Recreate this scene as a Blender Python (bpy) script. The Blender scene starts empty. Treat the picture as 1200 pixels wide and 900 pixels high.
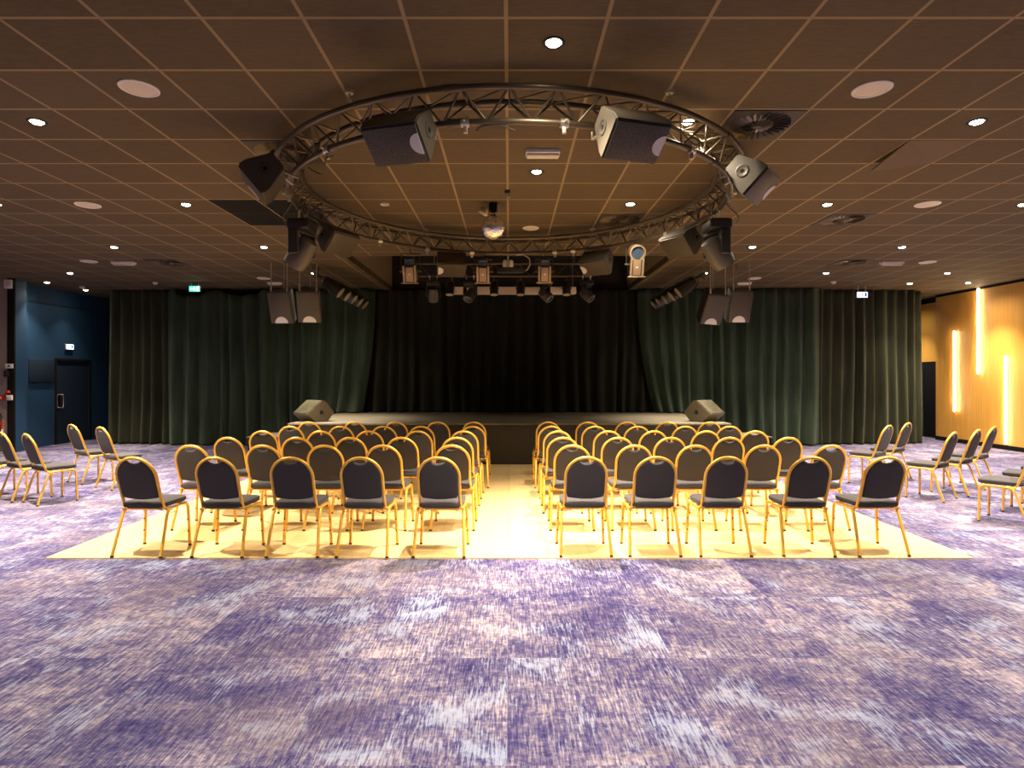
import bpy, bmesh, math, random
from mathutils import Vector, Matrix, Euler
random.seed(7)
PI = math.pi
S = bpy.context.scene
C = S.collection

# ------------------------------------------------------------------ camera, world, exposure
cd = bpy.data.cameras.new('camera'); cam = bpy.data.objects.new('camera', cd); C.objects.link(cam)
EYE = 1.615; F = 699.0
cam.location = (0, 0, EYE); cam.rotation_euler = (PI/2, 0, 0)
cd.sensor_width = 36; cd.lens = 36*F/1200
cd.shift_x = 3/1200; cd.shift_y = -8/1200
cd.clip_start = 0.05; cd.clip_end = 100
S.camera = cam
w = bpy.data.worlds.new('world'); S.world = w; w.use_nodes = True
w.node_tree.nodes['Background'].inputs[0].default_value = (1, .82, .6, 1)
w.node_tree.nodes['Background'].inputs[1].default_value = 0.0
S.view_settings.view_transform = 'Standard'; S.view_settings.look = 'None'
S.view_settings.gamma = 1; S.view_settings.use_curve_mapping = False
S.view_settings.exposure = 0.0
BEAM_W, SPILL_W = 980.0, 88.0
LAMP_COL = (1, .84, .62)
STRIP_E = 60.0
CEIL = 3.735

# ------------------------------------------------------------------ materials
def mat(name, col, rough=.6, metal=0, emit=None, es=0, sheen=0, spec=.5):
    m = bpy.data.materials.new(name); m.use_nodes = True
    b = m.node_tree.nodes['Principled BSDF']
    b.inputs['Base Color'].default_value = (*col, 1)
    b.inputs['Roughness'].default_value = rough
    b.inputs['Metallic'].default_value = metal
    b.inputs['Specular IOR Level'].default_value = spec
    if sheen:
        b.inputs['Sheen Weight'].default_value = sheen
        b.inputs['Sheen Roughness'].default_value = .5
        b.inputs['Sheen Tint'].default_value = (*[min(1, c*4+.1) for c in col], 1)
    if emit:
        b.inputs['Emission Color'].default_value = (*emit, 1)
        b.inputs['Emission Strength'].default_value = es
    return m

class N:
    """tiny node-building helper"""
    def __init__(s, m): s.m = m; s.t = m.node_tree; s.b = s.t.nodes['Principled BSDF']
    def new(s, typ, **kw):
        n = s.t.nodes.new(typ)
        for k, v in kw.items(): setattr(n, k, v)
        return n
    def put(s, sock, v):
        if isinstance(v, bpy.types.NodeSocket): s.t.links.new(v, sock)
        else: sock.default_value = v
    def math(s, op, a, b=0.0, c=None):
        n = s.new('ShaderNodeMath', operation=op); s.put(n.inputs[0], a); s.put(n.inputs[1], b)
        if c is not None: s.put(n.inputs[2], c)
        return n.outputs[0]
    def vmath(s, op, a, b):
        n = s.new('ShaderNodeVectorMath', operation=op); s.put(n.inputs[0], a); s.put(n.inputs[1], b); return n.outputs[0]
    def obj(s): return s.new('ShaderNodeTexCoord').outputs['Object']
    def sep(s, v):
        n = s.new('ShaderNodeSeparateXYZ'); s.put(n.inputs[0], v); return n.outputs
    def comb(s, x, y, z):
        n = s.new('ShaderNodeCombineXYZ')
        for i, v in enumerate((x, y, z)): s.put(n.inputs[i], v)
        return n.outputs[0]
    def noise(s, v, scale, detail=4, rough=.6, dist=0):
        n = s.new('ShaderNodeTexNoise'); s.put(n.inputs['Vector'], v); n.inputs['Scale'].default_value = scale
        n.inputs['Detail'].default_value = detail; n.inputs['Roughness'].default_value = rough
        n.inputs['Distortion'].default_value = dist; return n.outputs['Fac']
    def ramp(s, f, stops, interp='LINEAR'):
        n = s.new('ShaderNodeValToRGB'); s.put(n.inputs[0], f); cr = n.color_ramp; cr.interpolation = interp
        while len(cr.elements) < len(stops): cr.elements.new(.5)
        for e, (p, c) in zip(cr.elements, stops):
            e.position = p; e.color = (*c, 1) if len(c) == 3 else c
        return n.outputs[0]
    def mix(s, f, a, b, mode='MIX'):
        n = s.new('ShaderNodeMix', data_type='RGBA', blend_type=mode)
        s.put(n.inputs[0], f)
        for k, v in ((6, a), (7, b)):
            s.put(n.inputs[k], v if isinstance(v, bpy.types.NodeSocket) else (*v, 1))
        return n.outputs[2]
    def bump(s, h, strength=.3, dist=.01):
        n = s.new('ShaderNodeBump'); s.put(n.inputs['Height'], h); n.inputs['Strength'].default_value = strength
        n.inputs['Distance'].default_value = dist; s.t.links.new(n.outputs[0], s.b.inputs['Normal'])
    def col(s, c): s.t.links.new(c, s.b.inputs['Base Color'])

M = {}
M['gold'] = mat('gold_paint', (.86, .50, .085), .36, .45)
M['fabric'] = mat('charcoal_fabric', (.040, .036, .041), .92, sheen=.25)
n = N(M['fabric']); n.bump(n.noise(n.obj(), 300, 2), .25, .002)
M['black_plastic'] = mat('black_plastic', (.018, .017, .017), .45)
M['matte_black'] = mat('matte_black', (.010, .009, .009), .85, spec=.12)
M['truss'] = mat('black_truss_metal', (.115, .088, .056), .38, .6)
M['steel'] = mat('clamp_steel', (.62, .58, .5), .33, .9)
M['white'] = mat('white_plastic', (.75, .72, .68), .5)
M['offwhite'] = mat('offwhite_plastic', (.60, .52, .42), .5)
M['box'] = mat('speaker_cabinet', (.050, .041, .029), .5)
M['badge'] = mat('badge_silver', (.55, .52, .52), .5)
M['chrome'] = mat('chrome', (.8, .78, .74), .2, 1)
M['red'] = mat('red_paint', (.6, .03, .015), .35)
M['lens'] = mat('lens_glass', (.03, .05, .09), .08, 0, spec=.9)
M['blue_lens'] = mat('blue_reflector', (.10, .17, .28), .25, .5)
M['reflector'] = mat('lamp_reflector', (.85, .70, .48), .35, .5)
M['bulb'] = mat('downlight_bulb', (1, .9, .7), .4, emit=(1, .86, .6), es=40)
M['strip'] = mat('led_strip', (1, .9, .75), .4, emit=(1, .80, .48), es=STRIP_E)
M['green_sign'] = mat('lit_green_sign', (.02, .5, .25), .4, emit=(.03, .75, .38), es=2.2)
M['white_sign'] = mat('lit_white_sign', (.8, .85, 1), .4, emit=(.62, .75, 1), es=3.0)
M['navy'] = mat('navy_paint', (.010, .022, .045), .55)
M['blue'] = mat('blue_wall_paint', (.011, .046, .108), .6)
M['taupe'] = mat('taupe_paint', (.28, .22, .20), .7)
M['rearwall'] = mat('rear_wall_paint', (.33, .25, .17), .8)
M['dark_wall'] = mat('dark_wall_paint', (.02, .018, .016), .8)
M['cable'] = mat('black_cable', (.025, .022, .02), .5)
M['grey_cable'] = mat('grey_cable', (.35, .30, .24), .5)
M['fascia'] = mat('recess_fascia_paint', (.36, .26, .155), .8)
M['wedge'] = mat('wedge_cabinet', (.135, .108, .072), .55)

M['vent_plate'] = mat('vent_plate', (.035, .027, .02), .6)
M['tile_plain'] = mat('plain_tile', (.115, .077, .047), .85)
M['steel_dim'] = mat('rod_steel', (.42, .36, .29), .45, .6)
M['mirror'] = mat('mirror_facets', (.85, .83, .80), .16, .9)
M['head_shell'] = mat('head_shell', (.09, .075, .058), .45)
M['brass_plate'] = mat('spotlight_plate', (.42, .31, .19), .45, .3)
M['screen_case'] = mat('screen_case', (.84, .70, .54), .5)
M['picto_white'] = mat('pictogram_white', (.9, 1, .95), .4, emit=(.75, 1, .88), es=4)
M['picto_green'] = mat('pictogram_dim', (.05, .12, .35), .4, emit=(.05, .12, .4), es=.6)

# perforated grille
M['grille'] = mat('speaker_grille', (.03, .026, .023), .5, .3)
n = N(M['grille']); v = n.new('ShaderNodeTexVoronoi'); v.inputs['Scale'].default_value = 110; v.feature = 'F1'
n.put(v.inputs['Vector'], n.obj())
n.col(n.ramp(v.outputs['Distance'], [(.25, (.012, .010, .009)), (.45, (.062, .050, .038))]))
M['wedge_grille'] = mat('wedge_grille', (.2, .18, .12), .4, .3)
n = N(M['wedge_grille']); n.col(n.ramp(n.noise(n.obj(), 9, 3), [(.35, (.062, .058, .036)), (.7, (.13, .118, .078))]))

# ceiling tiles with a lighter grid
M['ceil'] = mat('ceiling_tiles', (.16, .11, .07), .85, spec=.2)
n = N(M['ceil']); x, y, z = n.sep(n.obj())
def cell(a, o): return n.math('DIVIDE', n.math('SUBTRACT', a, o), .6)
gx, gy = cell(x, -.02-6), cell(y, 3.52-12)
def edge(g):
    f = n.math('FRACT', g); d = n.math('MINIMUM', f, n.math('SUBTRACT', 1.0, f)); return n.math('LESS_THAN', d, .020)
ln = n.math('MAXIMUM', edge(gx), edge(gy))
wn = n.new('ShaderNodeTexWhiteNoise', noise_dimensions='2D'); n.put(wn.inputs['Vector'], n.comb(n.math('FLOOR', gx), n.math('FLOOR', gy), 0))
stretch = n.vmath('MULTIPLY', n.obj(), (8, 60, 1))
tex = n.math('ADD', n.math('MULTIPLY', n.noise(stretch, 1.5, 3), .8), n.math('MULTIPLY', wn.outputs['Value'], .2))
tile = n.ramp(tex, [(.2, (.075, .054, .031)), (.8, (.130, .095, .055))])
n.col(n.mix(ln, tile, (.27, .195, .11)))
n.bump(n.math('ADD', ln, n.math('MULTIPLY', n.noise(n.obj(), 140, 2), .3)), .35, .006)

# carpet of square tiles in violet, grey and rose with streaks
M['carpet'] = mat('violet_carpet', (.3, .25, .35), .97, spec=.1)
n = N(M['carpet']); o = n.obj(); x, y, z = n.sep(o)
ti, tj = n.math('FLOOR', n.math('DIVIDE', n.math('ADD', x, .01), .95)), n.math('FLOOR', n.math('DIVIDE', n.math('SUBTRACT', y, 3.43-9.5), .95))
wn = n.new('ShaderNodeTexWhiteNoise', noise_dimensions='2D'); n.put(wn.inputs['Vector'], n.comb(ti, tj, 0))
off = n.new('ShaderNodeVectorMath', operation='SCALE'); n.put(off.inputs[0], wn.outputs['Color']); off.inputs['Scale'].default_value = .9
p = n.vmath('ADD', o, off.outputs[0])
patch = n.noise(n.vmath('MULTIPLY', p, (1.0, 1.25, 1)), 1.05, 7, .64, .35)
streak = n.noise(n.vmath('MULTIPLY', p, (105, 9, 1)), 1.0, 3, .6)
fine = n.noise(n.vmath('MULTIPLY', p, (26, 38, 1)), 1.0, 5, .75)
med = n.noise(n.vmath('MULTIPLY', p, (4.2, 6.8, 1)), 1.0, 9, .78, .6)
f = n.math('ADD', n.math('MULTIPLY', patch, 1.0), n.math('MULTIPLY', med, .80))
f = n.math('ADD', f, n.math('ADD', n.math('MULTIPLY', n.math('SUBTRACT', streak, .5), .95), n.math('MULTIPLY', n.math('SUBTRACT', fine, .5), .70)))
f = n.math('SUBTRACT', f, .405)
base = n.ramp(f, [(.22, (.026, .021, .088)), (.37, (.058, .048, .135)), (.49, (.100, .086, .165)), (.61, (.180, .152, .212)), (.80, (.37, .31, .35))])
pale = n.noise(n.vmath('ADD', p, (31, 7, 0)), 1.9, 6, .74, .5)
pm = n.math('ADD', pale, n.math('MULTIPLY', n.math('SUBTRACT', streak, .5), .45))
base = n.mix(n.ramp(pm, [(.54, (0, 0, 0)), (.66, (.75, .75, .75))]), base, (.28, .32, .45))
br = n.noise(n.vmath('ADD', o, (3, 77, 0)), .8, 6, .65)
base = n.mix(n.ramp(n.math('ADD', br, n.math('MULTIPLY', n.math('SUBTRACT', streak, .5), .3)), [(.50, (0, 0, 0)), (.70, (.5, .5, .5))]), base, (.105, .080, .090))
n.col(base); n.bump(n.noise(n.vmath('MULTIPLY', o, (260, 160, 1)), 1, 2), .25, .004)

# pale maple
M['maple'] = mat('maple_floor', (.8, .6, .35), .42, spec=.35)
n = N(M['maple']); o = n.obj(); x, y, z = n.sep(o)
px = n.math('DIVIDE', x, .18); fl = n.math('FLOOR', px)
wn = n.new('ShaderNodeTexWhiteNoise', noise_dimensions='1D'); n.put(wn.inputs['W'], fl)
gr = n.noise(n.vmath('MULTIPLY', o, (14, 1.1, 1)), 1.6, 5, .6)
f = n.math('ADD', n.math('MULTIPLY', gr, .7), n.math('MULTIPLY', wn.outputs['Value'], .25))
c = n.ramp(f, [(.2, (.66, .455, .20)), (.8, (.82, .62, .31))])
d = n.math('ABSOLUTE', n.math('ADD', x, .005)); seam = n.math('LESS_THAN', d, .004)
n.col(n.mix(n.math('MULTIPLY', seam, .45), c, (.30, .19, .08)))

# stage deck: worn black-brown board
M['deck'] = mat('stage_deck', (.1, .09, .07), .6)
n = N(M['deck']); n.col(n.ramp(n.noise(n.vmath('MULTIPLY', n.obj(), (1, 5, 1)), 2.2, 6, .7), [(.3, (.075, .064, .045)), (.7, (.19, .165, .12))]))
M['stage_front'] = mat('stage_front_wood', (.02, .015, .01), .5)
n = N(M['stage_front']); n.col(n.ramp(n.noise(n.vmath('MULTIPLY', n.obj(), (2, 2, 30)), 1.5, 5), [(.35, (.011, .008, .005)), (.75, (.030, .021, .013))]))

# oak slats
M['oak'] = mat('oak_slats', (.55, .27, .05), .5)
n = N(M['oak']); o = n.obj(); x, y, z = n.sep(o)
g = n.math('FRACT', n.math('DIVIDE', y, .05)); groove = n.math('LESS_THAN', g, .16)
wv = n.noise(n.vmath('MULTIPLY', o, (20, 20, .8)), 1, 4)
c = n.ramp(wv, [(.3, (.70, .34, .050)), (.75, (.84, .44, .085))])
n.col(n.mix(n.math('MULTIPLY', groove, .6), c, (.40, .18, .04))); n.bump(n.math('SUBTRACT', 1.0, groove), .4, .006)
M['oak_flat'] = mat('oak_veneer', (.72, .36, .06), .5)

def cloth(name, dark, light):
    m = mat(name, light, .95, sheen=.35, spec=.15); n = N(m)
    n.col(n.ramp(n.noise(n.vmath('MULTIPLY', n.obj(), (8, 8, .7)), 1, 3), [(.3, dark), (.7, light)])); return m
M['green_cloth'] = cloth('dark_green_velvet', (.021, .033, .022), (.047, .067, .046))
M['warm_lit_cloth'] = cloth('warm_lit_green_velvet', (.024, .027, .016), (.042, .046, .027))  # same dark green cloth, with the olive cast of warm light put into its colour
M['black_cloth'] = cloth('black_stage_cloth', (.013, .014, .012), (.024, .024, .019))

# ------------------------------------------------------------------ mesh helpers
class MB:
    def __init__(s): s.v = []; s.f = []; s.mi = []; s.sm = []; s.cur = 0
    def add(s, vs, fs, smooth=False, mtx=None):
        k = len(s.v)
        s.v += [tuple(mtx @ Vector(p)) if mtx else tuple(p) for p in vs]
        s.f += [[i+k for i in f] for f in fs]; s.mi += [s.cur]*len(fs); s.sm += [smooth]*len(fs); return s
    def box(s, c, d, mtx=None, bev=0):
        if bev:
            bm = bmesh.new(); bmesh.ops.create_cube(bm, size=1)
            for q in bm.verts: q.co = Vector((c[0]+q.co.x*d[0], c[1]+q.co.y*d[1], c[2]+q.co.z*d[2]))
            bmesh.ops.bevel(bm, geom=bm.edges[:], offset=bev, segments=3, affect='EDGES', profile=.5)
            return s.bm(bm, True, mtx)
        x, y, z = c; a, b, h = d[0]/2, d[1]/2, d[2]/2
        vs = [(x+i*a, y+j*b, z+k*h) for k in (-1, 1) for j in (-1, 1) for i in (-1, 1)]
        return s.add(vs, [(0, 2, 3, 1), (4, 5, 7, 6), (0, 1, 5, 4), (2, 6, 7, 3), (0, 4, 6, 2), (1, 3, 7, 5)], False, mtx)
    def bm(s, bm, smooth=True, mtx=None):
        bm.verts.index_update()
        s.add([q.co[:] for q in bm.verts], [[q.index for q in f.verts] for f in bm.faces], smooth, mtx); bm.free(); return s
    def tube(s, pts, r, n=8, closed=False, caps=True, flat=1.0, mtx=None):
        pts = [Vector(p) for p in pts]; m = len(pts); rs = r if isinstance(r, (list, tuple)) else [r]*m
        vs, fs = [], []; up = None
        for i, p in enumerate(pts):
            if closed: t = (pts[(i+1) % m]-pts[i-1]).normalized()
            else: t = (pts[min(i+1, m-1)]-pts[max(i-1, 0)]).normalized()
            if up is None:
                up = Vector((0, 0, 1)) if abs(t.z) < .9 else Vector((0, 1, 0))
            a = (up - t*up.dot(t))
            if a.length < 1e-5: a = Vector((1, 0, 0)) - t*t.x
            a.normalize(); up = a; b = t.cross(a)
            for k in range(n):
                th = 2*PI*k/n; vs.append(p + (a*math.cos(th)*flat + b*math.sin(th))*rs[i])
        for i in range(m if closed else m-1):
            j = (i+1) % m
            for k in range(n):
                l = (k+1) % n; fs.append((i*n+k, i*n+l, j*n+l, j*n+k))
        if caps and not closed:
            fs.append(tuple(range(n-1, -1, -1))); fs.append(tuple(range((m-1)*n, m*n)))
        return s.add(vs, fs, True, mtx)
    def cyl(s, p0, p1, r0, r1=None, n=16, mtx=None):
        return s.tube([p0, p1], [r0, r0 if r1 is None else r1], n, mtx=mtx)
    def lathe(s, prof, n=24, mtx=None):
        """prof: (radius, z) from one end to the other, about Z"""
        vs, fs = [], []
        for r, z in prof:
            for k in range(n): vs.append((max(r, 1e-4)*math.cos(2*PI*k/n), max(r, 1e-4)*math.sin(2*PI*k/n), z))
        for i in range(len(prof)-1):
            for k in range(n):
                l = (k+1) % n; fs.append((i*n+k, i*n+l, (i+1)*n+l, (i+1)*n+k))
        fs.append(tuple(range(n-1, -1, -1))); fs.append(tuple(range((len(prof)-1)*n, len(prof)*n)))
        return s.add(vs, fs, True, mtx)
    def prism(s, poly, z0, z1, mtx=None, smooth=False):
        """polygon in XY, extruded along Z"""
        k = len(poly)
        vs = [(x, y, z0) for x, y in poly]+[(x, y, z1) for x, y in poly]
        fs = [tuple(range(k-1, -1, -1)), tuple(range(k, 2*k))]+[(i, (i+1) % k, (i+1) % k+k, i+k) for i in range(k)]
        return s.add(vs, fs, smooth, mtx)
    def mesh(s, name, mats):
        me = bpy.data.meshes.new(name); me.from_pydata(s.v, [], s.f)
        for m in (mats if isinstance(mats, (list, tuple)) else [mats]): me.materials.append(M[m])
        me.polygons.foreach_set('material_index', s.mi); me.polygons.foreach_set('use_smooth', s.sm)
        bm = bmesh.new(); bm.from_mesh(me); bmesh.ops.recalc_face_normals(bm, faces=bm.faces); bm.to_mesh(me); bm.free()
        if any(s.sm): me.set_sharp_from_angle(angle=math.radians(38))
        return me
    def obj(s, name, mats, parent=None, loc=None):
        o = bpy.data.objects.new(name, s.mesh(name, mats)); C.objects.link(o)
        if parent: o.parent = parent
        if loc: o.location = loc
        return o

def tag(o, label=None, cat=None, group=None, kind=None):
    for k, v in (('label', label), ('category', cat), ('group', group), ('kind', kind)):
        if v: o[k] = v
    return o
def thing(name, label, cat, loc=(0, 0, 0), rot=(0, 0, 0), group=None):
    o = bpy.data.objects.new(name, None); C.objects.link(o); o.empty_display_size = .1
    o.location = loc; o.rotation_euler = rot if not isinstance(rot, (int, float)) else (0, 0, rot)
    return tag(o, label, cat, group)
def struct(name, mb, m, label=None, loc=None):
    return tag(mb.obj(name, m, None, loc), label, None, None, 'structure')
def dup(root, loc, rot=None, label=None, group=None):
    def rec(o, par):
        c = o.copy(); C.objects.link(c)
        if par: c.parent = par
        for ch in list(o.children): rec(ch, c)
        return c
    r = rec(root, None); r.location = loc
    if rot is not None: r.rotation_euler = rot if not isinstance(rot, (int, float)) else (0, 0, rot)
    if label: r['label'] = label
    if group: r['group'] = group
    return r
def at(px, py, Y):
    """world point seen at pixel (px, py) at depth Y"""
    return Vector(((px-597)*Y/F, Y, EYE+(442-py)*Y/F))
def on_ceiling(px, py):
    Y = (CEIL-EYE)*F/(442-py); return ((px-597)*Y/F, Y)

# ------------------------------------------------------------------ the setting
XL, XR = -10.85, 11.05
struct('floor', MB().box((0, 6.5, -.05), (26, 23, .1)), 'carpet', 'violet, grey and rose streaked carpet tiles')
# ceiling with the opening above the stage
RX, RY0, RY1 = 2.9, 10.43, 14.75
cm = MB()
t = .12
for x0, x1, y0, y1 in ((-13, 13, -4.5, RY0), (-13, -RX, RY0, RY1), (RX, 13, RY0, RY1), (-13, 13, RY1, 18)):
    cm.box(((x0+x1)/2, (y0+y1)/2, CEIL+t/2), (x1-x0, y1-y0, t))
struct('ceiling', cm, 'ceil', 'dark brown suspended ceiling tiles in a lighter grid')
rec = MB()
for x in (-RX, RX): rec.box((x+(.02 if x > 0 else -.02), (RY0+RY1)/2, CEIL+t+.4), (.04, RY1-RY0, .8))
rec.box((0, RY0-.02, CEIL+t+.4), (2*RX+.08, .04, .8))
struct('trim_1', rec, 'fascia', 'brown side walls of the ceiling recess over the stage')
rb = MB(); rb.box((0, RY1+.02, CEIL+t+.4), (2*RX+.08, .04, .8)); rb.box((0, (RY0+RY1)/2, CEIL+t+.83), (2*RX+.2, RY1-RY0+.2, .06))
struct('trim_2', rb, 'dark_wall', 'dark back and lid of the ceiling recess over the stage')
struct('wall_rear', MB().box((0, -4.5, CEIL/2), (26, .1, CEIL)), 'rearwall')
struct('wall_back', MB().box((0, 17.6, CEIL/2), (26, .1, CEIL)), 'dark_wall')
struct('wall_left', MB().box((-12.6, 4.2, CEIL/2), (.1, 17.3, CEIL)), 'rearwall')
# blue entrance wall with its door, from the pier to the curtain
bw = MB()
bw.box((XL-.06, 13.83, CEIL/2), (.12, .86, CEIL))
bw.box((XL-.06, 14.84, (CEIL+2.02)/2), (.12, 1.16, CEIL-2.02)); bw.box((XL-.06, 16.5, CEIL/2), (.12, 2.16, CEIL))
bw.box((-10.76, 12.97, CEIL/2), (.28, .28, CEIL)); bw.box((XL-.04, 13.25, CEIL/2), (.16, .30, CEIL))
struct('wall_blue', bw, 'blue', 'dark blue painted wall beside the curtain')
struct('trim_3', MB().box((XL+.008, 14.6, 3.345), (.016, 2.4, .035)), 'navy', 'dark trim strip high on the blue wall')
dr = MB(); dr.box((XL-.05, 14.84, 1.01), (.06, 1.12, 2.02))
d1 = struct('door_1', dr, 'navy', 'navy entrance door in the blue wall')
fr = MB(); fr.box((XL+.004, 14.84, 2.04), (.03, 1.24, .05)); fr.box((XL+.004, 14.25, 1.01), (.03, .05, 2.02)); fr.box((XL+.004, 15.43, 1.01), (.03, .05, 2.02))
fr.obj('door_frame', 'matte_black', d1)
hb = MB()
hp = [(XL+.0, 14.40, .88), (XL+.07, 14.40, .88), (XL+.085, 14.40, .91), (XL+.085, 14.40, 1.17), (XL+.07, 14.40, 1.20), (XL+.0, 14.40, 1.20)]
hb.tube(hp, .014, 10); hb.box((XL-.012, 14.36, 1.04), (.012, .12, .34), bev=.005)
hb.obj('door_handle', 'chrome', d1)
sb = MB(); sb.box((XL+.0225, 13.80, 1.77), (.04, .74, .52), bev=.006)
tag(sb.obj('notice_board', 'navy'), 'dark navy rectangular panel fixed to the blue wall beside the door', 'panel')
# grey pier with a black jamb at the left edge of the view
struct('wall_pier', MB().box((-11.7, 12.95, CEIL/2), (1.86, .3, CEIL)), 'taupe', 'taupe pier')
struct('trim_4', MB().box((-10.695, 12.81, CEIL/2), (.15, .04, CEIL)), 'matte_black', 'black jamb at the end of the taupe pier')
# oak wall on the right, with the side door behind
struct('wall_right', MB().box((XR+.1, 5.5, CEIL/2), (.2, 19.92, CEIL)), 'oak', 'oak wall with fine vertical grooves')
struct('baseboard_right', MB().box((XR-.008, 5.5, .05), (.016, 19.92, .10)), 'matte_black')
struct('trim_5', MB().box((XR-.006, 13.0, CEIL-.03), (.012, 4.9, .06)), 'matte_black', 'dark strip along the top of the oak wall')
ow = MB(); ow.box((11.36, 16.5, (2.03+3.6)/2), (.12, 2.1, 1.57))
struct('wall_niche', ow, 'oak_flat', 'oak panel above the side door')
struct('trim_6', MB().box((11.36, 16.5, 3.67), (.12, 2.1, .14)), 'matte_black')
d2 = struct('door_2', MB().box((11.36, 16.5, 1.01), (.10, 2.1, 2.02)), 'matte_black', 'dark side door beneath the oak panel')
MB().box((11.30, 16.25, 1.0), (.012, .02, 1.95)).obj('door_edge', 'navy', d2)

# ------------------------------------------------------------------ dance floor, stage
tag(MB().box((0, 8.13, .006), (8.24, 5.66, .012)).obj('dance_floor', 'maple'),
    'pale maple dance floor laid flush in the carpet before the stage', 'dance floor')
SH = .765
st = thing('stage', 'low black stage with worn brown deck in front of the black curtain', 'stage', (0, 10.96, 0))
MB().box((0, 1.85, SH-.015), (8.16, 3.7, .03), bev=.004).obj('deck', 'deck', st)
MB().box((0, 1.87, (SH-.03)/2), (8.10, 3.66, SH-.03)).obj('front_panel', 'stage_front', st)
for s, lb in ((-1, 'grey-topped step block at the stage end nearer the blue door'), (1, 'grey-topped step block at the stage end nearer the oak wall')):
    r = thing('stage_step', lb, 'step', (s*4.74, 12.62, 0), 0, 'step blocks at the stage ends')
    MB().box((0, 0, .385), (1.24, .94, .03), bev=.003).obj('tread', 'deck', r)
    MB().box((0, 0, .185), (1.20, .90, .37)).obj('body', 'matte_black', r)

# ------------------------------------------------------------------ curtains
def curtain(name, m, path, zbot, ztop, pitch, amp, label, seed, pull=None, sag=None):
    """path: list of (x, y); folds run vertically; pull(s, h) shifts points sideways; sag(s) drops the heading"""
    rnd = random.Random(seed)
    P = [Vector((*p, 0)) for p in path]; L = [0]
    for a, b in zip(P, P[1:]): L.append(L[-1]+(b-a).length)
    tot = L[-1]; ph = 0; xs = []; step = .018
    cnt = int(tot/step)
    wl = pitch; nxt = 0; a0 = amp
    keys = []; s_ = 0
    while s_ < tot+pitch:
        keys.append((s_, rnd.uniform(.35, 1.2)*amp*(1 if len(keys) % 2 else -1), rnd.uniform(-.03, .03)))
        s_ += pitch/2*rnd.uniform(.6, 1.5)
    def off(s, h):
        for i in range(len(keys)-1):
            a, b = keys[i], keys[i+1]
            sh = h*2
            if a[0] <= s <= b[0]:
                u = (s-a[0])/(b[0]-a[0]); u = u*u*(3-2*u)
                return a[1]+(b[1]-a[1])*u
        return 0
    H = [0, .012, .05, .12, .2, .3, .4, .5, .6, .7, .8, .9, .96, 1]
    vs, fs = [], []
    for i in range(cnt+1):
        s = tot*i/cnt
        k = max(j for j in range(len(L)) if L[j] <= s+1e-9); k = min(k, len(P)-2)
        u = (s-L[k])/(L[k+1]-L[k]); p = P[k].lerp(P[k+1], u); d = (P[k+1]-P[k]).normalized(); nn = Vector((d.y, -d.x, 0))
        zb = zbot(p.x) if callable(zbot) else zbot
        zt = ztop - (sag(s/tot) if sag else 0)
        for h in H:
            s2 = s + .05*math.sin(h*3+s*2.1)*(1-h)
            q = p + nn*off(min(max(s2, 0), tot), h)*(.75+.45*(1-h))
            if pull: q = q + d*pull(s/tot, h)
            vs.append((q.x, q.y, zb+(zt-zb)*h))
    nH = len(H)
    for i in range(cnt):
        for j in range(nH-1): fs.append((i*nH+j, (i+1)*nH+j, (i+1)*nH+j+1, i*nH+j+1))
    mb = MB(); mb.add(vs, fs, True)
    o = mb.obj(name, m)
    md = o.modifiers.new('thickness', 'SOLIDIFY'); md.thickness = .006
    return tag(o, label, 'curtain')
lift = lambda x: .775 if abs(x) < 4.15 else .012
curtain('stage_curtain', 'black_cloth', [(-3.9, 14.42), (3.9, 14.42)], .772, CEIL-.02, .30, .085,
        'black pleated stage backdrop curtain hanging behind the bare stage', 1)
curtain('wall_curtain', 'warm_lit_cloth', [(-9.85, 14.75), (-9.6, 14.45), (-7.9, 14.4)], .012, CEIL-.02, .27, .10,
        'green floor-length curtain, coloured olive for warm light, beside the blue entrance wall', 2)
curtain('wall_curtain', 'green_cloth', [(-8.15, 14.18), (-6.4, 14.1), (-4.6, 14.22), (-3.2, 14.18)], lift, CEIL-.03, .34, .12,
        'dark green velvet curtain with sagging top beside the wedge on the blue-door side', 11,
        pull=lambda u, h: -.30*max(0, u-.62)/.38*(1-h)**2, sag=lambda u: (.16*abs(math.sin(u*13)) if .05 < u < .5 else 0))
curtain('wall_curtain', 'green_cloth', [(3.05, 14.18), (4.6, 14.22), (7.35, 14.12)], lift, CEIL-.02, .30, .115,
        'dark green velvet curtain behind the hanging speakers on the oak-wall side', 12,
        pull=lambda u, h: .42*max(0, .38-u)/.38*(1-h)**2)
curtain('wall_curtain', 'warm_lit_cloth', [(7.3, 14.3), (9.75, 14.42), (9.98, 14.6)], .012, CEIL-.02, .24, .085,
        'green floor-length curtain, coloured olive for warm light, next to the oak wall and side door', 13)

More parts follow.
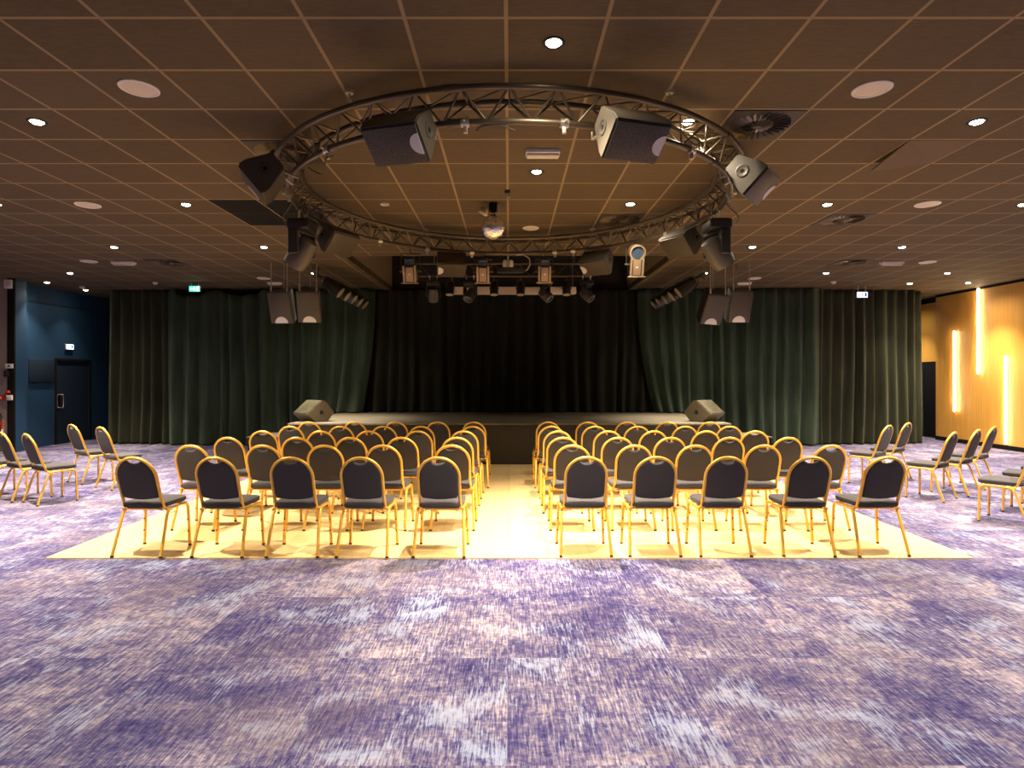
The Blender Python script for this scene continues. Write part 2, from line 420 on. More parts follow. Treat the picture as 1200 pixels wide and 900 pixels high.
# ------------------------------------------------------------------ chairs
def make_chair():
    r = thing('banquet_chair', 'x', 'chair')
    def side(s): return s*.205
    # seat pad: rounded slab, slightly domed
    bm = bmesh.new(); bmesh.ops.create_grid(bm, x_segments=12, y_segments=12, size=1)
    pts = {}
    vs, fs = [], []
    def outline(nseg=40):
        out = []
        for k in range(nseg):
            th = 2*PI*k/nseg; c, sn = math.cos(th), math.sin(th); e = .38
            x = (abs(c)**e)*(1 if c > 0 else -1); y = (abs(sn)**e)*(1 if sn > 0 else -1)
            out.append((x*.212*(1-.05*(1-y)/2), y*.205+.015))
        return out
    bm.free()
    ol = outline(); prof = [(.90, .428), (.975, .432), (1.0, .445), (1.0, .463), (.985, .471), (.93, .477), (.6, .481), (.25, .482)]
    mb = MB(); k = len(ol)
    for q, z in prof:
        for x, y in ol: vs.append((x*q, .015+(y-.015)*q, z))
    for i in range(len(prof)-1):
        for j in range(k): fs.append((i*k+j, i*k+(j+1) % k, (i+1)*k+(j+1) % k, (i+1)*k+j))
    fs.append(tuple(range(k-1, -1, -1))); fs.append(tuple(range((len(prof)-1)*k, len(prof)*k)))
    mb.add(vs, fs, True); mb.obj('seat', 'fabric', r)
    # back plane: from (y=-.135, z=.44) leaning to (y=-.29, z=.905)
    yb, zb, yt, zt = -.142, .44, -.29, .893
    ax = Vector((0, yt-yb, zt-zb)); LB = ax.length; ax.normalize(); nrm = Vector((0, ax.z, -ax.y))
    def bp(x, v, dd=0): return Vector((x, yb, zb))+ax*v+nrm*dd
    hw = .182; ra = hw
    arch = []
    for v in (.02, .10, .18, LB-ra): arch.append((hw-.004*(LB-ra-v)*2, v))
    for j in range(1, 16):
        th = PI*j/16; arch.append((ra*math.cos(th), LB-ra+ra*math.sin(th)))
    for v in (LB-ra, .18, .10, .02): arch.append((-hw+.004*(LB-ra-v)*2, v))
    path = [bp(x, v) for x, v in arch]
    pre = [Vector((.190, -.02, .405)), Vector((.188, -.075, .406)), Vector((.185, -.115, .418)), Vector((.183, -.135, .438))]
    path = pre + path[1:-1] + [Vector((-p.x, p.y, p.z)) for p in reversed(pre)]
    mb = MB(); mb.tube(path, .0145, 10); mb.obj('back_frame', 'gold', r)
    # back pad with the scooped hand-hold
    ol = []
    w_ = hw-.012; v0 = .088
    for j in range(7): ol.append((-w_*.93+2*w_*.93*j/6, v0-.018*math.sin(PI*j/6)))
    for v in (.13, .19, LB-ra): ol.append((w_, v))
    R2 = ra-.012
    for j in range(1, 9):
        th = math.radians(66)*j/8; ol.append((R2*math.cos(th), LB-ra+R2*math.sin(th)))
    sx = R2*math.cos(math.radians(66)); sv = LB-ra+R2*math.sin(math.radians(66))
    for j in range(1, 8):
        u = -1+2*j/8; ol.append((-u*sx, sv-.030*(1-u*u)**.8))
    for j in range(8, 0, -1):
        th = math.radians(66)*j/8; ol.append((-R2*math.cos(th), LB-ra+R2*math.sin(th)))
    for v in (LB-ra, .19, .13): ol.append((-w_, v))
    cx, cv = 0, .24
    k = len(ol); vs, fs = [], []
    prof = [(.80, -.020), (.95, -.017), (1.0, -.006), (1.0, .008), (.96, .019), (.80, .025)]
    for q, dd in prof:
        for x, v in ol: vs.append(bp(cx+(x-cx)*q, cv+(v-cv)*q, dd))
    for i in range(len(prof)-1):
        for j in range(k): fs.append((i*k+j, i*k+(j+1) % k, (i+1)*k+(j+1) % k, (i+1)*k+j))
    fs.append(tuple(range(k-1, -1, -1))); fs.append(tuple(range((len(prof)-1)*k, len(prof)*k)))
    MB().add(vs, fs, True).obj('backrest', 'fabric', r)
    # seat frame: two side rails and two cross bars
    mb = MB()
    for s in (-1, 1): mb.tube([(s*.205, -.13, .408), (s*.206, .12, .412)], .0125, 8)
    mb.tube([(-.205, -.10, .408), (.205, -.10, .408)], .008, 8)
    mb.tube([(-.205, .13, .412), (.205, .13, .412)], .010, 8)
    mb.obj('seat_frame', 'gold', r)
    # legs
    for s in (-1, 1):
        mb = MB(); mb.tube([(s*.206, .10, .412), (s*.207, .145, .410), (s*.209, .172, .395), (s*.211, .184, .365), (s*.226, .190, .012)], .014, 10)
        l = mb.obj('leg', 'gold', r); MB().cyl((s*.226, .190, 0), (s*.2255, .190, .016), .0155, .0145, 10).obj('foot_cap', 'black_plastic', l)
        mb = MB()
        for z in (.14, .25): mb.cyl((s*(.226-.0000-.0425*z), .190-.011-.012*z, z), (s*(.226-.0425*z), .170-.012*z, z), .0075, .006, 8)
        mb.obj('bumper', 'black_plastic', l)
        mb = MB(); mb.tube([(s*.206, -.05, .408), (s*.207, -.095, .398), (s*.209, -.125, .36), (s*.226, -.24, .012)], .014, 10)
        l = mb.obj('leg', 'gold', r); MB().cyl((s*.226, -.242, 0), (s*.2255, -.239, .016), .0155, .0145, 10).obj('foot_cap', 'black_plastic', l)
    # row-linking wire hooks under the seat
    mb = MB()
    for s in (-1, 1): mb.tube([(s*.12, -.10, .40), (s*.15, -.09, .382), (s*.19, -.075, .372), (s*.225, -.07, .37), (s*.243, -.07, .378), (s*.245, -.07, .392)], .003, 6)
    mb.tube([(-.12, -.10, .40), (-.04, -.06, .39), (.04, -.06, .39), (.12, -.10, .40)], .003, 6)
    mb.obj('linking_wire', 'gold', r)
    return r
chair0 = make_chair(); used = [False]
def chair(x, y, rz, label, group):
    if not used[0]:
        used[0] = True; chair0.location = (x, y, Z0); chair0.rotation_euler = (0, 0, rz); chair0['label'] = label; chair0['group'] = group; return chair0
    return dup(chair0, (x, y, Z0), rz, label, group)
Z0 = .012
ordn = ['nearest the camera', 'second', 'third', 'fourth', 'fifth', 'nearest the stage']
rows_l = [([513.7, 423, 339.3, 251.8, 157.6], 93), ([529.5, 449.3, 379.7, 308.2, 224.7], 79), ([536, 471, 410, 346.7, 268.8], 70),
          ([543.8, 489, 431, 375, 307.3], 62.5), ([552.8, 494, 448.5, 398.9, 340.3], 57), ([555.8, 513, 462.8, 415.3, 361.3], 52)]
rows_r = [([687.5, 770, 853.3, 953, 1039.5], 92.5), ([671.8, 743.8, 815.7, 896.4, 972.5], 79), ([660, 725, 785.8, 855, 923], 70),
          ([653.8, 713, 766, 827.7, 886], 62.5), ([645.5, 698, 747.5, 803, 856], 57), ([642.5, 689.8, 734.8, 782, 832], 52)]
seat_w = ['aisle seat', 'second seat from the aisle', 'third seat from the aisle', 'fourth seat from the aisle', 'outermost seat']
row_w = ['row nearest the camera', 'second row from the camera', 'third row from the camera', 'third row from the stage', 'second row from the stage', 'row nearest the stage']
for rows, blk, sg in ((rows_l, 'blue-door block', -1), (rows_r, 'oak-wall block', 1)):
    for i, (pxs, u) in enumerate(rows):
        Ya = (EYE-.918)*F/u
        for j, px in enumerate(pxs):
            Zs = Z0
            chair((px-597)*Ya/F, Ya+.29, math.radians(random.uniform(-2, 2) + (sg*4 if j == 4 and i < 3 else 0)),
                  f'gold charcoal-padded chair, {seat_w[j]}, {row_w[i]}, {blk}', f'audience chairs in the {blk}')
Z0 = .0
A = math.radians
side = [(-5.95, 7.77, -33, 'stray gold chair of the front three by the blue door, nearest the dance floor'),
        (-6.46, 8.00, -33, 'middle stray gold chair of the front three on the carpet by the blue door'),
        (-7.02, 8.28, -33, 'cut-off stray gold chair of the front three by the blue door'),
        (-6.49, 9.28, -31, 'stray gold chair on the carpet of the rear pair, nearer the blue door'),
        (-5.73, 8.81, -31, 'stray gold chair on the carpet of the rear pair, nearer the dance floor'),
        (5.62, 7.99, 36, 'stray gold chair of the middle three by the oak wall, closest to the dance floor'),
        (6.23, 8.37, 36, 'stray gold chair between two others, middle three by the oak wall'),
        (6.83, 8.84, 36, 'stray gold chair of the middle three, closest to the oak wall'),
        (5.48, 9.10, 36, 'stray gold chair of the rear pair by the olive curtain, nearer the stage'),
        (6.10, 9.60, 36, 'stray gold chair of the rear pair by the olive curtain, nearer the oak wall'),
        (5.55, 6.68, 40, 'cut-off stray gold chair nearest the camera on the oak-wall side'),
        (6.22, 7.16, 40, 'cut-off stray gold chair second from the camera on the oak-wall side'),
        (6.84, 7.62, 40, 'stray gold chair barely in view behind two cut-off ones, oak-wall side')]
for x, y, a, lb in side: chair(x, y, A(a), lb, 'stray chairs on the carpet')

# ------------------------------------------------------------------ downlights
def make_downlight():
    r = thing('downlight', 'x', 'downlight')
    MB().lathe([(.052, -.002), (.058, -.006), (.068, -.007), (.072, -.003), (.072, .02), (.050, .02)], 24).obj('trim_ring', 'matte_black', r)
    MB().lathe([(.050, -.003), (.036, -.014), (.0, -.020)], 20).obj('bulb', 'bulb', r)
    for nm, wt, ang, bl in (('beam', BEAM_W, 84, 1.0), ('spill', SPILL_W, 150, .9)):
        ld = bpy.data.lights.new('downlight_'+nm, 'SPOT'); ld.energy = wt; ld.color = LAMP_COL
        ld.spot_size = math.radians(ang); ld.spot_blend = bl; ld.shadow_soft_size = .018
        lo = bpy.data.objects.new(nm, ld); C.objects.link(lo); lo.parent = r; lo.location = (0, 0, -.045)
    return r
dl0 = make_downlight(); first = [True]
def downlight(x, y, label, power=1.0):
    if first[0]:
        first[0] = False; o = dl0; dl0.location = (x, y, CEIL); dl0['label'] = label; dl0['group'] = 'ceiling downlights'
    else: o = dup(dl0, (x, y, CEIL), None, label, 'ceiling downlights')
    if power != 1.0:
        for ch in o.children:
            if ch.type == 'LIGHT': ch.data = ch.data.copy(); ch.data.energy *= power
DL = [(-3.92, 4.95, 'lit ceiling downlight before the ring truss, beside the round ceiling speaker on the blue-door side'),
      (.28, 3.78, 'lit ceiling downlight nearest the camera, in front of the ring truss'),
      (.28, 6.15, 'lit ceiling downlight at the centre of the ring truss'),
      (1.48, 7.30, 'lit ceiling downlight inside the ring truss near its oak-wall side'),
      (1.48, 4.95, 'lit ceiling downlight shining through the ring truss lattice'),
      (3.88, 4.95, 'lit ceiling downlight beyond the round ceiling speaker on the oak-wall side'),
      (-3.97, 7.32, 'lit ceiling downlight beside the four black ceiling tiles'),
      (3.90, 7.32, 'lit ceiling downlight beside the ring truss and the swirl vent, oak-wall side'),
      (-6.44, 9.72, 'lit ceiling downlight beyond the round ceiling speaker, blue-door side'),
      (-4.00, 9.72, 'lit ceiling downlight in front of the hanging speakers, blue-door side'),
      (3.96, 9.72, 'lit ceiling downlight beside the moving head on the oak-wall side of the ring'),
      (6.40, 9.72, 'lit ceiling downlight in front of the olive curtain and oak wall'),
      (-8.95, 12.15, 'lit ceiling downlight in front of the olive curtain by the blue door'),
      (-3.98, 12.15, 'lit ceiling downlight between the hanging speakers and spotlights, blue-door side'),
      (3.98, 12.15, 'lit ceiling downlight above the hanging speakers on the oak-wall side'),
      (6.45, 12.15, 'lit ceiling downlight above the dark green curtain, oak-wall side'),
      (8.92, 12.15, 'lit ceiling downlight nearer the camera of two by the oak wall'),
      (10.3, 13.40, 'lit ceiling downlight closest to the oak wall and its tallest light strip'),
      (9.06, 13.5, 'small lit ceiling downlight right above the olive curtain by the oak wall'),
      (-10.35, 13.35, 'lit ceiling downlight closest to the blue wall'),
      (-10.3, 14.5, 'lit ceiling downlight above the blue entrance door'),
      (6.30, 7.32, 'lit ceiling downlight cut by the picture edge, oak-wall side'),
      (-6.30, 7.32, 'lit ceiling downlight cut by the picture edge, blue-door side')]
POWER = {(.28, 6.15): 1.5, (1.48, 7.30): .9, (-10.35, 13.35): .20, (-10.3, 14.5): .08, (9.06, 13.5): .25, (10.3, 13.40): .7, (-8.95, 12.15): 1.1, (-6.44, 9.72): 1.5, (6.40, 9.72): 1.4, (-3.92, 4.95): 1.4, (6.30, 7.32): 1.3, (-6.30, 7.32): 1.3}
for x, y, lb in DL: downlight(x, y, lb, POWER.get((x, y), 1.0))
# unseen downlights added as cooler fill, one behind the curtain to light the niche
for x, y in ((-3.9, 2.55), (3.9, 2.55), (-1.3, 1.4), (1.5, 1.4), (-6.4, 4.95), (6.4, 4.95), (-6.4, 2.55), (6.4, 2.55), (-3.9, .15), (3.9, .15), (.28, -.9), (8.9, 7.3), (8.9, 9.7), (-8.9, 9.7), (10.5, 16.3)):
    o = dup(dl0, (x, y, CEIL), None, 'unseen ceiling downlight added outside the picture as fill light', 'added fill downlights outside the picture')
    for ch in o.children:
        if ch.type == 'LIGHT': ch.data = ch.data.copy(); ch.data.energy *= ((.76 if ch.data.spot_size > 2 else .23) if y < 3 else .35 if y > 16 else 1); ch.data.color = (1, .90, .78)

# ------------------------------------------------------------------ ceiling fittings
def disc(px, py, r, label, grp='round ceiling speakers'):
    x, y = on_ceiling(px, py)
    t_ = thing('ceiling_speaker', label, 'ceiling speaker', (x, y, CEIL), 0, grp)
    MB().lathe([(r*.86, 0), (r*.86, -.010), (r*.92, -.014), (r, -.008), (r, .01), (r*.5, .01)], 32).obj('rim', 'white', t_)
    MB().lathe([(r*.87, .004), (r*.87, -.006), (r*.4, -.009), (0, -.010)], 32).obj('grille', 'offwhite', t_)
disc(163, 103, .135, 'round white ceiling speaker nearest the camera, blue-door side')
disc(1022, 104, .135, 'round white ceiling speaker nearest the camera, oak-wall side')
disc(103, 240, .14, 'round white ceiling speaker in the second pair, blue-door side')
disc(1087, 239, .14, 'round white ceiling speaker in the second pair, oak-wall side')
disc(622, 267, .115, 'round ceiling speaker inside the ring truss beside the mirror ball')
disc(104, 306, .14, 'round white ceiling speaker in the third pair beside the emergency light, blue-door side')
disc(1087, 307, .14, 'round white ceiling speaker in the third pair beside the emergency light, oak-wall side')
disc(309, 326, .14, 'round white ceiling speaker beside the hanging speakers, blue-door side')
disc(884, 326, .14, 'round white ceiling speaker beside the hanging speakers, oak-wall side')
disc(451, 239, .055, 'tiny round white ceiling disc inside the ring truss', 'small ceiling discs')
def emergency(px, py, wd, label):
    x, y = on_ceiling(px, py)
    t_ = thing('emergency_light', label, 'emergency light', (x, y, CEIL), 0, 'white emergency ceiling lights')
    MB().box((0, 0, -.018), (wd, .13, .036), bev=.006).obj('housing', 'white', t_)
    MB().box((0, 0, -.045), (wd*.94, .09, .03), bev=.010).obj('diffuser', 'offwhite', t_)
emergency(636, 177, .32, 'white rectangular emergency ceiling light inside the ring truss')
emergency(145, 307, .40, 'white rectangular emergency ceiling light near the blue wall')
emergency(1045, 307, .40, 'white rectangular emergency ceiling light near the oak wall')
emergency(322, 331, .30, 'white emergency ceiling light behind the hanging speakers, blue-door side')
emergency(872, 331, .30, 'white emergency ceiling light behind the hanging speakers, oak-wall side')
def detector(px, py, label, pos=None):
    x, y = pos or on_ceiling(px, py)
    t_ = thing('smoke_detector', label, 'smoke detector', (x, y, CEIL), 0, 'smoke detectors')
    MB().lathe([(.055, .0), (.058, -.012), (.05, -.02), (.02, -.02)], 24).obj('base_plate', 'white', t_)
    MB().lathe([(.04, -.019), (.046, -.035), (.032, -.05), (0, -.053)], 24).obj('sensor_head', 'offwhite', t_)
detector(182, 331, 'small white smoke detector on the ceiling before the olive curtain, blue-door side')
detector(83, 339, 'small white smoke detector above the blue wall', (-10.0, 13.95))
detector(977, 330, 'small white smoke detector on the ceiling before the olive curtain, oak-wall side')
def swirl(px, py, label, snap=None):
    x, y = on_ceiling(px, py)
    x = math.floor((x+.02)/.6)*.6-.02+.3; y = math.floor((y-3.52)/.6)*.6+3.52+.3
    t_ = thing('swirl_vent', label, 'ceiling vent', (x, y, CEIL), 0, 'swirl air vents')
    MB().box((0, 0, -.003), (.575, .575, .010)).obj('face_plate', 'vent_plate', t_)
    mb = MB()
    for k in range(28):
        m = Matrix.Rotation(2*PI*k/28, 4, 'Z') @ Matrix.Translation((.20, 0, -.014)) @ Matrix.Rotation(A(32), 4, 'X')
        mb.box((0, 0, 0), (.13, .026, .004), m)
    for k in range(16):
        m = Matrix.Rotation(2*PI*k/16, 4, 'Z') @ Matrix.Translation((.085, 0, -.014)) @ Matrix.Rotation(A(-32), 4, 'X')
        mb.box((0, 0, 0), (.07, .022, .004), m)
    mb.lathe([(.03, -.008), (.03, -.018), (0, -.02)], 16)
    mb.obj('blades', 'truss', t_)
swirl(880, 158, 'round-bladed swirl air vent just outside the ring truss, oak-wall side')
swirl(312, 168, 'swirl air vent half hidden behind the ring truss, blue-door side')
swirl(995, 254, 'swirl air vent beyond the ring truss, between two downlights on the oak-wall side')
swirl(740, 252, 'dark swirl air vent inside the ring truss beside a downlight')
swirl(1010, 306, 'far swirl air vent beside the emergency light near the oak wall')
swirl(183, 306, 'far swirl air vent beside the emergency light near the blue wall')
k = 0
for y, a in ((7.42, 'nearer'), (8.02, 'farther')):
    for x, b in ((-3.32, 'by the downlight'), (-2.72, 'by the ring')):
        mb = MB(); mb.box((x, y, CEIL-.002), (.572, .572, .008))
        tag(mb.obj('ceiling_tile', 'matte_black'), f'black ceiling tile, {a} row, {b}', 'ceiling tile', 'black ceiling tiles')
r = thing('ceiling_hook', 'small black hook box on the ceiling rail above the mirror ball', 'hook', (*on_ceiling(594.5, 223), CEIL))
MB().box((0, 0, -.02), (.06, .06, .04), bev=.006).obj('mount_box', 'black_plastic', r)
MB().tube([(0, 0, -.04), (0, 0, -.07), (.02, 0, -.085), (.03, 0, -.07)], .006, 6).obj('hook', 'steel', r)
# a slipped ceiling tile
mb = MB(); x, y = 3.88, 5.62
mb.add([(3.58, 5.33, CEIL-.004), (4.17, 5.33, CEIL-.004), (4.17, 5.91, CEIL-.004), (3.58, 5.91, CEIL-.085),
        (3.58, 5.33, CEIL+.01), (4.17, 5.33, CEIL+.01), (4.17, 5.91, CEIL+.01), (3.58, 5.91, CEIL-.070)],
       [(0, 1, 2), (0, 2, 3), (4, 5, 6), (4, 6, 7), (0, 1, 5, 4), (1, 2, 6, 5), (2, 3, 7, 6), (3, 0, 4, 7)])
tag(mb.obj('ceiling_tile', 'tile_plain'), 'slipped brown ceiling tile sagging at one corner beyond the ring truss', 'ceiling tile')
# ------------------------------------------------------------------ ring truss
RC = Vector((0, 6.47, 0)); RO, RI, RB = 2.37, 2.13, 2.25; ZT, ZBm = 3.615, 3.425
rt = thing('ring_truss', 'black circular lighting truss hung under the ceiling above the chairs', 'truss', (0, 6.47, ZT))
def ringp(R, a, z): return Vector((R*math.cos(a), R*math.sin(a), z-ZT))
for nm, R, z in (('outer_chord', RO, ZT), ('inner_chord', RI, ZT), ('bottom_chord', RB, ZBm)):
    MB().tube([ringp(R, 2*PI*i/96, z) for i in range(96)], .024, 10, closed=True).obj(nm, 'truss', rt)
mb = MB(); NB = 44
for i in range(NB):
    a0, a1, am = 2*PI*i/NB, 2*PI*(i+1)/NB, 2*PI*(i+.5)/NB
    for R in (RO, RI):
        mb.tube([ringp(R, a0, ZT), ringp(RB, am, ZBm)], .0085, 6); mb.tube([ringp(RB, am, ZBm), ringp(R, a1, ZT)], .0085, 6)
    mb.tube([ringp(RO, a0, ZT), ringp(RI, a0, ZT)], .0085, 6); mb.tube([ringp(RI, a0, ZT), ringp(RO, a1, ZT)], .0085, 6)
mb.obj('lattice', 'truss', rt)
for i in range(6):
    a = 2*PI*i/6
    mb = MB(); mb.cyl(ringp(RO, a, ZT), ringp(RO, a, CEIL), .006, n=8); mb.lathe([(.03, CEIL-ZT-.02), (.035, CEIL-ZT)], 12, Matrix.Translation(ringp(RO, a, ZT)))
    mb.obj('hanger', 'steel', rt)
for i in range(6):
    a = 2*PI*i/6+.35
    for R, z in ((RO, ZT), (RI, ZT), (RB, ZBm)):
        p = ringp(R, a, z); d = Vector((-math.sin(a), math.cos(a), 0)); MB().cyl(p-d*.05, p+d*.05, .030, n=12).obj('coupler', 'truss', rt)

# ------------------------------------------------------------------ loudspeakers
def make_speaker(kind, L, wf, wb, d, label, group, port=True):
    """long axis Z, front faces -Y, badge at the lower (-Z) end; origin at the cabinet's centre"""
    r = thing(kind, label, 'loudspeaker', (0, 0, 0), 0, group)
    poly = [(-wf/2, -d/2), (wf/2, -d/2), (wf/2, -d/2+.25*d), (wb/2, d/2), (-wb/2, d/2), (-wf/2, -d/2+.25*d)]
    bm = bmesh.new(); lo = [bm.verts.new((x, y, -L/2)) for x, y in poly]; hi = [bm.verts.new((x, y, L/2)) for x, y in poly]
    bm.faces.new(lo[::-1]); bm.faces.new(hi)
    for i in range(6): bm.faces.new((lo[i], lo[(i+1) % 6], hi[(i+1) % 6], hi[i]))
    bmesh.ops.bevel(bm, geom=bm.edges[:], offset=.008, segments=2, affect='EDGES')
    MB().bm(bm).obj('cabinet', 'box', r)
    MB().box((0, -d/2-.004, 0), (wf-.024, .014, L-.024), bev=.005).obj('grille', 'grille', r)
    hd = [((.25 if port else .29)*wf*math.cos(PI*k/14), (.25 if port else .29)*wf*math.sin(PI*k/14)) for k in range(15)]
    mb = MB(); mb.add([(x, -d/2-.0145, -L/2+.014+z) for x, z in hd]+[(x, -d/2-.009, -L/2+.014+z) for x, z in hd],
           [tuple(range(15)), tuple(range(29, 14, -1))]+[(i, (i+1) % 15, (i+1) % 15+15, i+15) for i in range(15)])
    mb.obj('badge', 'badge', r)
    if port:
        for e in (-1, 1):
            mb = MB(); m = Matrix.Translation((0, .02*d, e*L/2)) @ (Matrix.Identity(4) if e > 0 else Matrix.Rotation(PI, 4, 'X'))
            mb.lathe([(.055, -.004), (.055, .004), (.045, .006), (.040, .003), (.018, .003)], 24, m)
            mb.cur = 1; mb.lathe([(.017, .0), (.017, .005), (0, .005)], 16, m)
            mb.obj('pole_socket', ['grille', 'matte_black'], r)
    return r
def aim(yaw, pitch, roll=0):
    """rotation taking front -Y to heading `yaw` (0 = towards the camera, + = towards +X), tipped down by pitch, rolled about its axis"""
    return (Matrix.Rotation(yaw, 4, 'Z') @ Matrix.Rotation(pitch, 4, 'X') @ Matrix.Rotation(roll, 4, 'Y')).to_euler()
RS = 'small loudspeakers on the ring truss'
rs0 = make_speaker('ring_speaker', .40, .29, .15, .28, 'x', RS)
R_SP = [(at(470, 157, 3.98), -.28, 52, -90, 'small loudspeaker on the ring truss nearest the camera, badge visible, blue-door side'),
        (at(739, 153, 3.98), .28, 52, -90, 'small loudspeaker on the ring truss nearest the camera, below a shining downlight'),
        (at(312, 207, 5.10), -1.25, 40, 90, 'small loudspeaker at the outer blue-door side of the ring truss'),
        (at(879, 208, 5.10), .90, 46, -90, 'small loudspeaker facing the oak wall at the outer side of the ring truss'),
        (at(394, 279, 6.99), 1.0, 42, 90, 'small loudspeaker behind the moving head on the blue-door side of the ring'),
        (at(800, 282, 6.99), -1.0, 42, 90, 'small loudspeaker beside the moving head on the oak-wall side of the ring'),
        (at(529, 308, 8.35), .16, 60, 90, 'small loudspeaker at the far side of the ring, under a mirror-ball-side chord'),
        (at(699, 306, 8.35), -.55, 56, 90, 'small loudspeaker at the far side of the ring, next to the round-topped spotlight')]
R_SP[6] = (*R_SP[6][:4], 'small loudspeaker at the far side of the ring between two spotlights')
for i, (p, yaw, pit, roll, lb) in enumerate(R_SP):
    o = rs0 if i == 0 else dup(rs0, p)
    o.location = p; o.rotation_euler = aim(yaw, A(pit), A(roll)); o['label'] = lb
    if i in (4, 5):
        for ch in [c for c in o.children if c.name.startswith('badge')]: bpy.data.objects.remove(ch)
for o in [q for q in C.objects if q.name.startswith('ring_speaker') and q.parent is None]:
    mt = Matrix.Translation(o.location) @ o.rotation_euler.to_matrix().to_4x4(); inv = mt.inverted(); c = o.location
    a0 = math.atan2(c.y-RC.y, c.x)
    for da in (-.045, .045):
        h = Vector((RB*math.cos(a0+da), RC.y+RB*math.sin(a0+da), ZBm-.044))
        k = c + (h-c)*.30 + Vector((0, 0, .06))
        mb = MB(); mb.tube([inv @ q for q in (c, k, h+Vector((0, 0, -.05)), h)], .009, 8); mb.obj('mounting_arm', 'steel_dim', o)
# clamps that hook onto the ring, one per ring speaker and light
def clamp_at(a, R=RB, z=ZBm, par=None):
    p = ringp(R, a, z)
    d = Vector((-math.sin(a), math.cos(a), 0))
    mb = MB(); mb.tube([p+d*-.03, p+d*.03], .034, 12); mb.box(p+Vector((0, 0, -.045)), (.03, .03, .06), bev=.004)
    mb.cyl(p+Vector((0, 0, .0))+d.cross(Vector((0, 0, 1)))*.03, p+d.cross(Vector((0, 0, 1)))*.065, .009, n=8)
    mb.obj('clamp', 'steel', rt)
for a in (-98, -130, -80, -50, 152, 28, 121, 104, 66, 73, 195, -15, 140): clamp_at(A(a))

HS = 'large loudspeakers hung on rods'
hs0 = make_speaker('hanging_speaker', .60, .42, .28, .36, 'x', HS, False)
H_SP = [(at(332.5, 358.5, 11.3), -.03, 20, 0, 'large loudspeaker hung on rods, farther from the stage centre, blue-door side'),
        (at(363.5, 357, 11.3), .16, 25, 0, 'large loudspeaker hung on rods, nearer the stage centre, blue-door side'),
        (at(833, 359, 11.3), .12, 30, 4, 'large tilted loudspeaker hung on rods, nearer the stage centre, oak-wall side'),
        (at(863.5, 357.5, 11.3), .02, 20, 0, 'large loudspeaker hung on rods, farther from the stage centre, oak-wall side')]
for i, (p, yaw, pit, roll, lb) in enumerate(H_SP):
    o = hs0 if i == 0 else dup(hs0, p)
    o.location = p; o.rotation_euler = aim(yaw, A(pit), A(roll)); o['label'] = lb
for o in [q for q in C.objects if q.name.startswith('hanging_speaker') and q.parent is None]:
    mt = Matrix.Translation(o.location) @ o.rotation_euler.to_matrix().to_4x4(); inv = mt.inverted()
    for cx, cy in ((-.15, -.12), (.15, -.12), (0, .13)):
        p = mt @ Vector((cx, cy, .29)); q = Vector((p.x, p.y, CEIL))
        mb = MB(); mb.cyl(inv @ p, inv @ q, .011, n=8); mb.cyl(inv @ p, inv @ (p+Vector((0, 0, .10))), .018, n=8)
        mb.obj('rod', 'steel_dim', o)

# stage wedge monitors
def wedge(loc, rz, label):
    r = thing('wedge_monitor', label, 'stage monitor', loc, rz, 'wedge monitors on the stage')
    # profile in (y, z): front faces -Y (towards the stage in use), extruded along X
    prof = [(-.10, .0), (.16, .0), (.30, .17), (.10, .40), (.02, .405), (-.28, .15)]
    m = Matrix.Rotation(PI/2, 4, 'Y') @ Matrix.Rotation(PI/2, 4, 'Z')
    bm = bmesh.new(); wd = .27
    a = [bm.verts.new((-wd, y, z)) for y, z in prof]; b = [bm.verts.new((wd, y, z)) for y, z in prof]; k = len(prof)
    bm.faces.new(a); bm.faces.new(b[::-1])
    for i in range(k): bm.faces.new((a[i], b[i], b[(i+1) % k], a[(i+1) % k]))
    bmesh.ops.recalc_face_normals(bm, faces=bm.faces); bmesh.ops.bevel(bm, geom=bm.edges[:], offset=.008, segments=2, affect='EDGES')
    MB().bm(bm).obj('cabinet', 'wedge', r)
    p0, p1 = Vector((0, -.28, .15)), Vector((0, .02, .405)); mid = (p0+p1)/2; t_ = (p1-p0).normalized(); nn = Vector((0, -t_.z, t_.y))
    ang = math.atan2(t_.z, t_.y)
    mm = Matrix.Translation(mid+nn*.004) @ Matrix.Rotation(ang, 4, 'X')
    MB().box((0, 0, 0), (2*wd-.03, (p1-p0).length-.03, .014), mm, bev=.005).obj('grille', 'wedge_grille', r)
    for s in (-1, 1):
        mb = MB(); m2 = Matrix.Translation((s*wd, .02, .18)) @ Matrix.Rotation(s*PI/2, 4, 'Y')
        mb.lathe([(.04, -.004), (.04, .003), (.03, .005), (.0, .003)], 20, m2); mb.obj('handle', 'black_plastic', r)
    return r
wedge((at(367, 480, 11.55).x, 11.55, SH), A(-42), 'wedge stage monitor on the stage corner toward the blue door')
wedge((at(826, 480, 11.55).x, 11.55, SH), A(42), 'wedge stage monitor on the stage corner toward the oak wall')

# ------------------------------------------------------------------ mirror ball
mbp = at(578, 266, 7.26)
r = thing('mirror_ball', 'silver mirror ball on a short motor inside the ring truss', 'mirror ball', mbp)
mb = MB(); vs, fs = [], []; nl, nb_ = 22, 40
for i in range(nl+1):
    th = PI*i/nl
    for j in range(nb_):
        rr = .15*random.uniform(.985, 1.008); vs.append((rr*math.sin(th)*math.cos(2*PI*j/nb_), rr*math.sin(th)*math.sin(2*PI*j/nb_), rr*math.cos(th)))
for i in range(nl):
    for j in range(nb_): fs.append((i*nb_+j, i*nb_+(j+1) % nb_, (i+1)*nb_+(j+1) % nb_, (i+1)*nb_+j))
mb.add(vs, fs, False); mb.obj('ball', 'mirror', r)
dz = CEIL-mbp.z
MB().lathe([(.05, dz), (.055, dz-.03), (.05, dz-.10), (.02, dz-.12)], 20).obj('motor', 'matte_black', r)
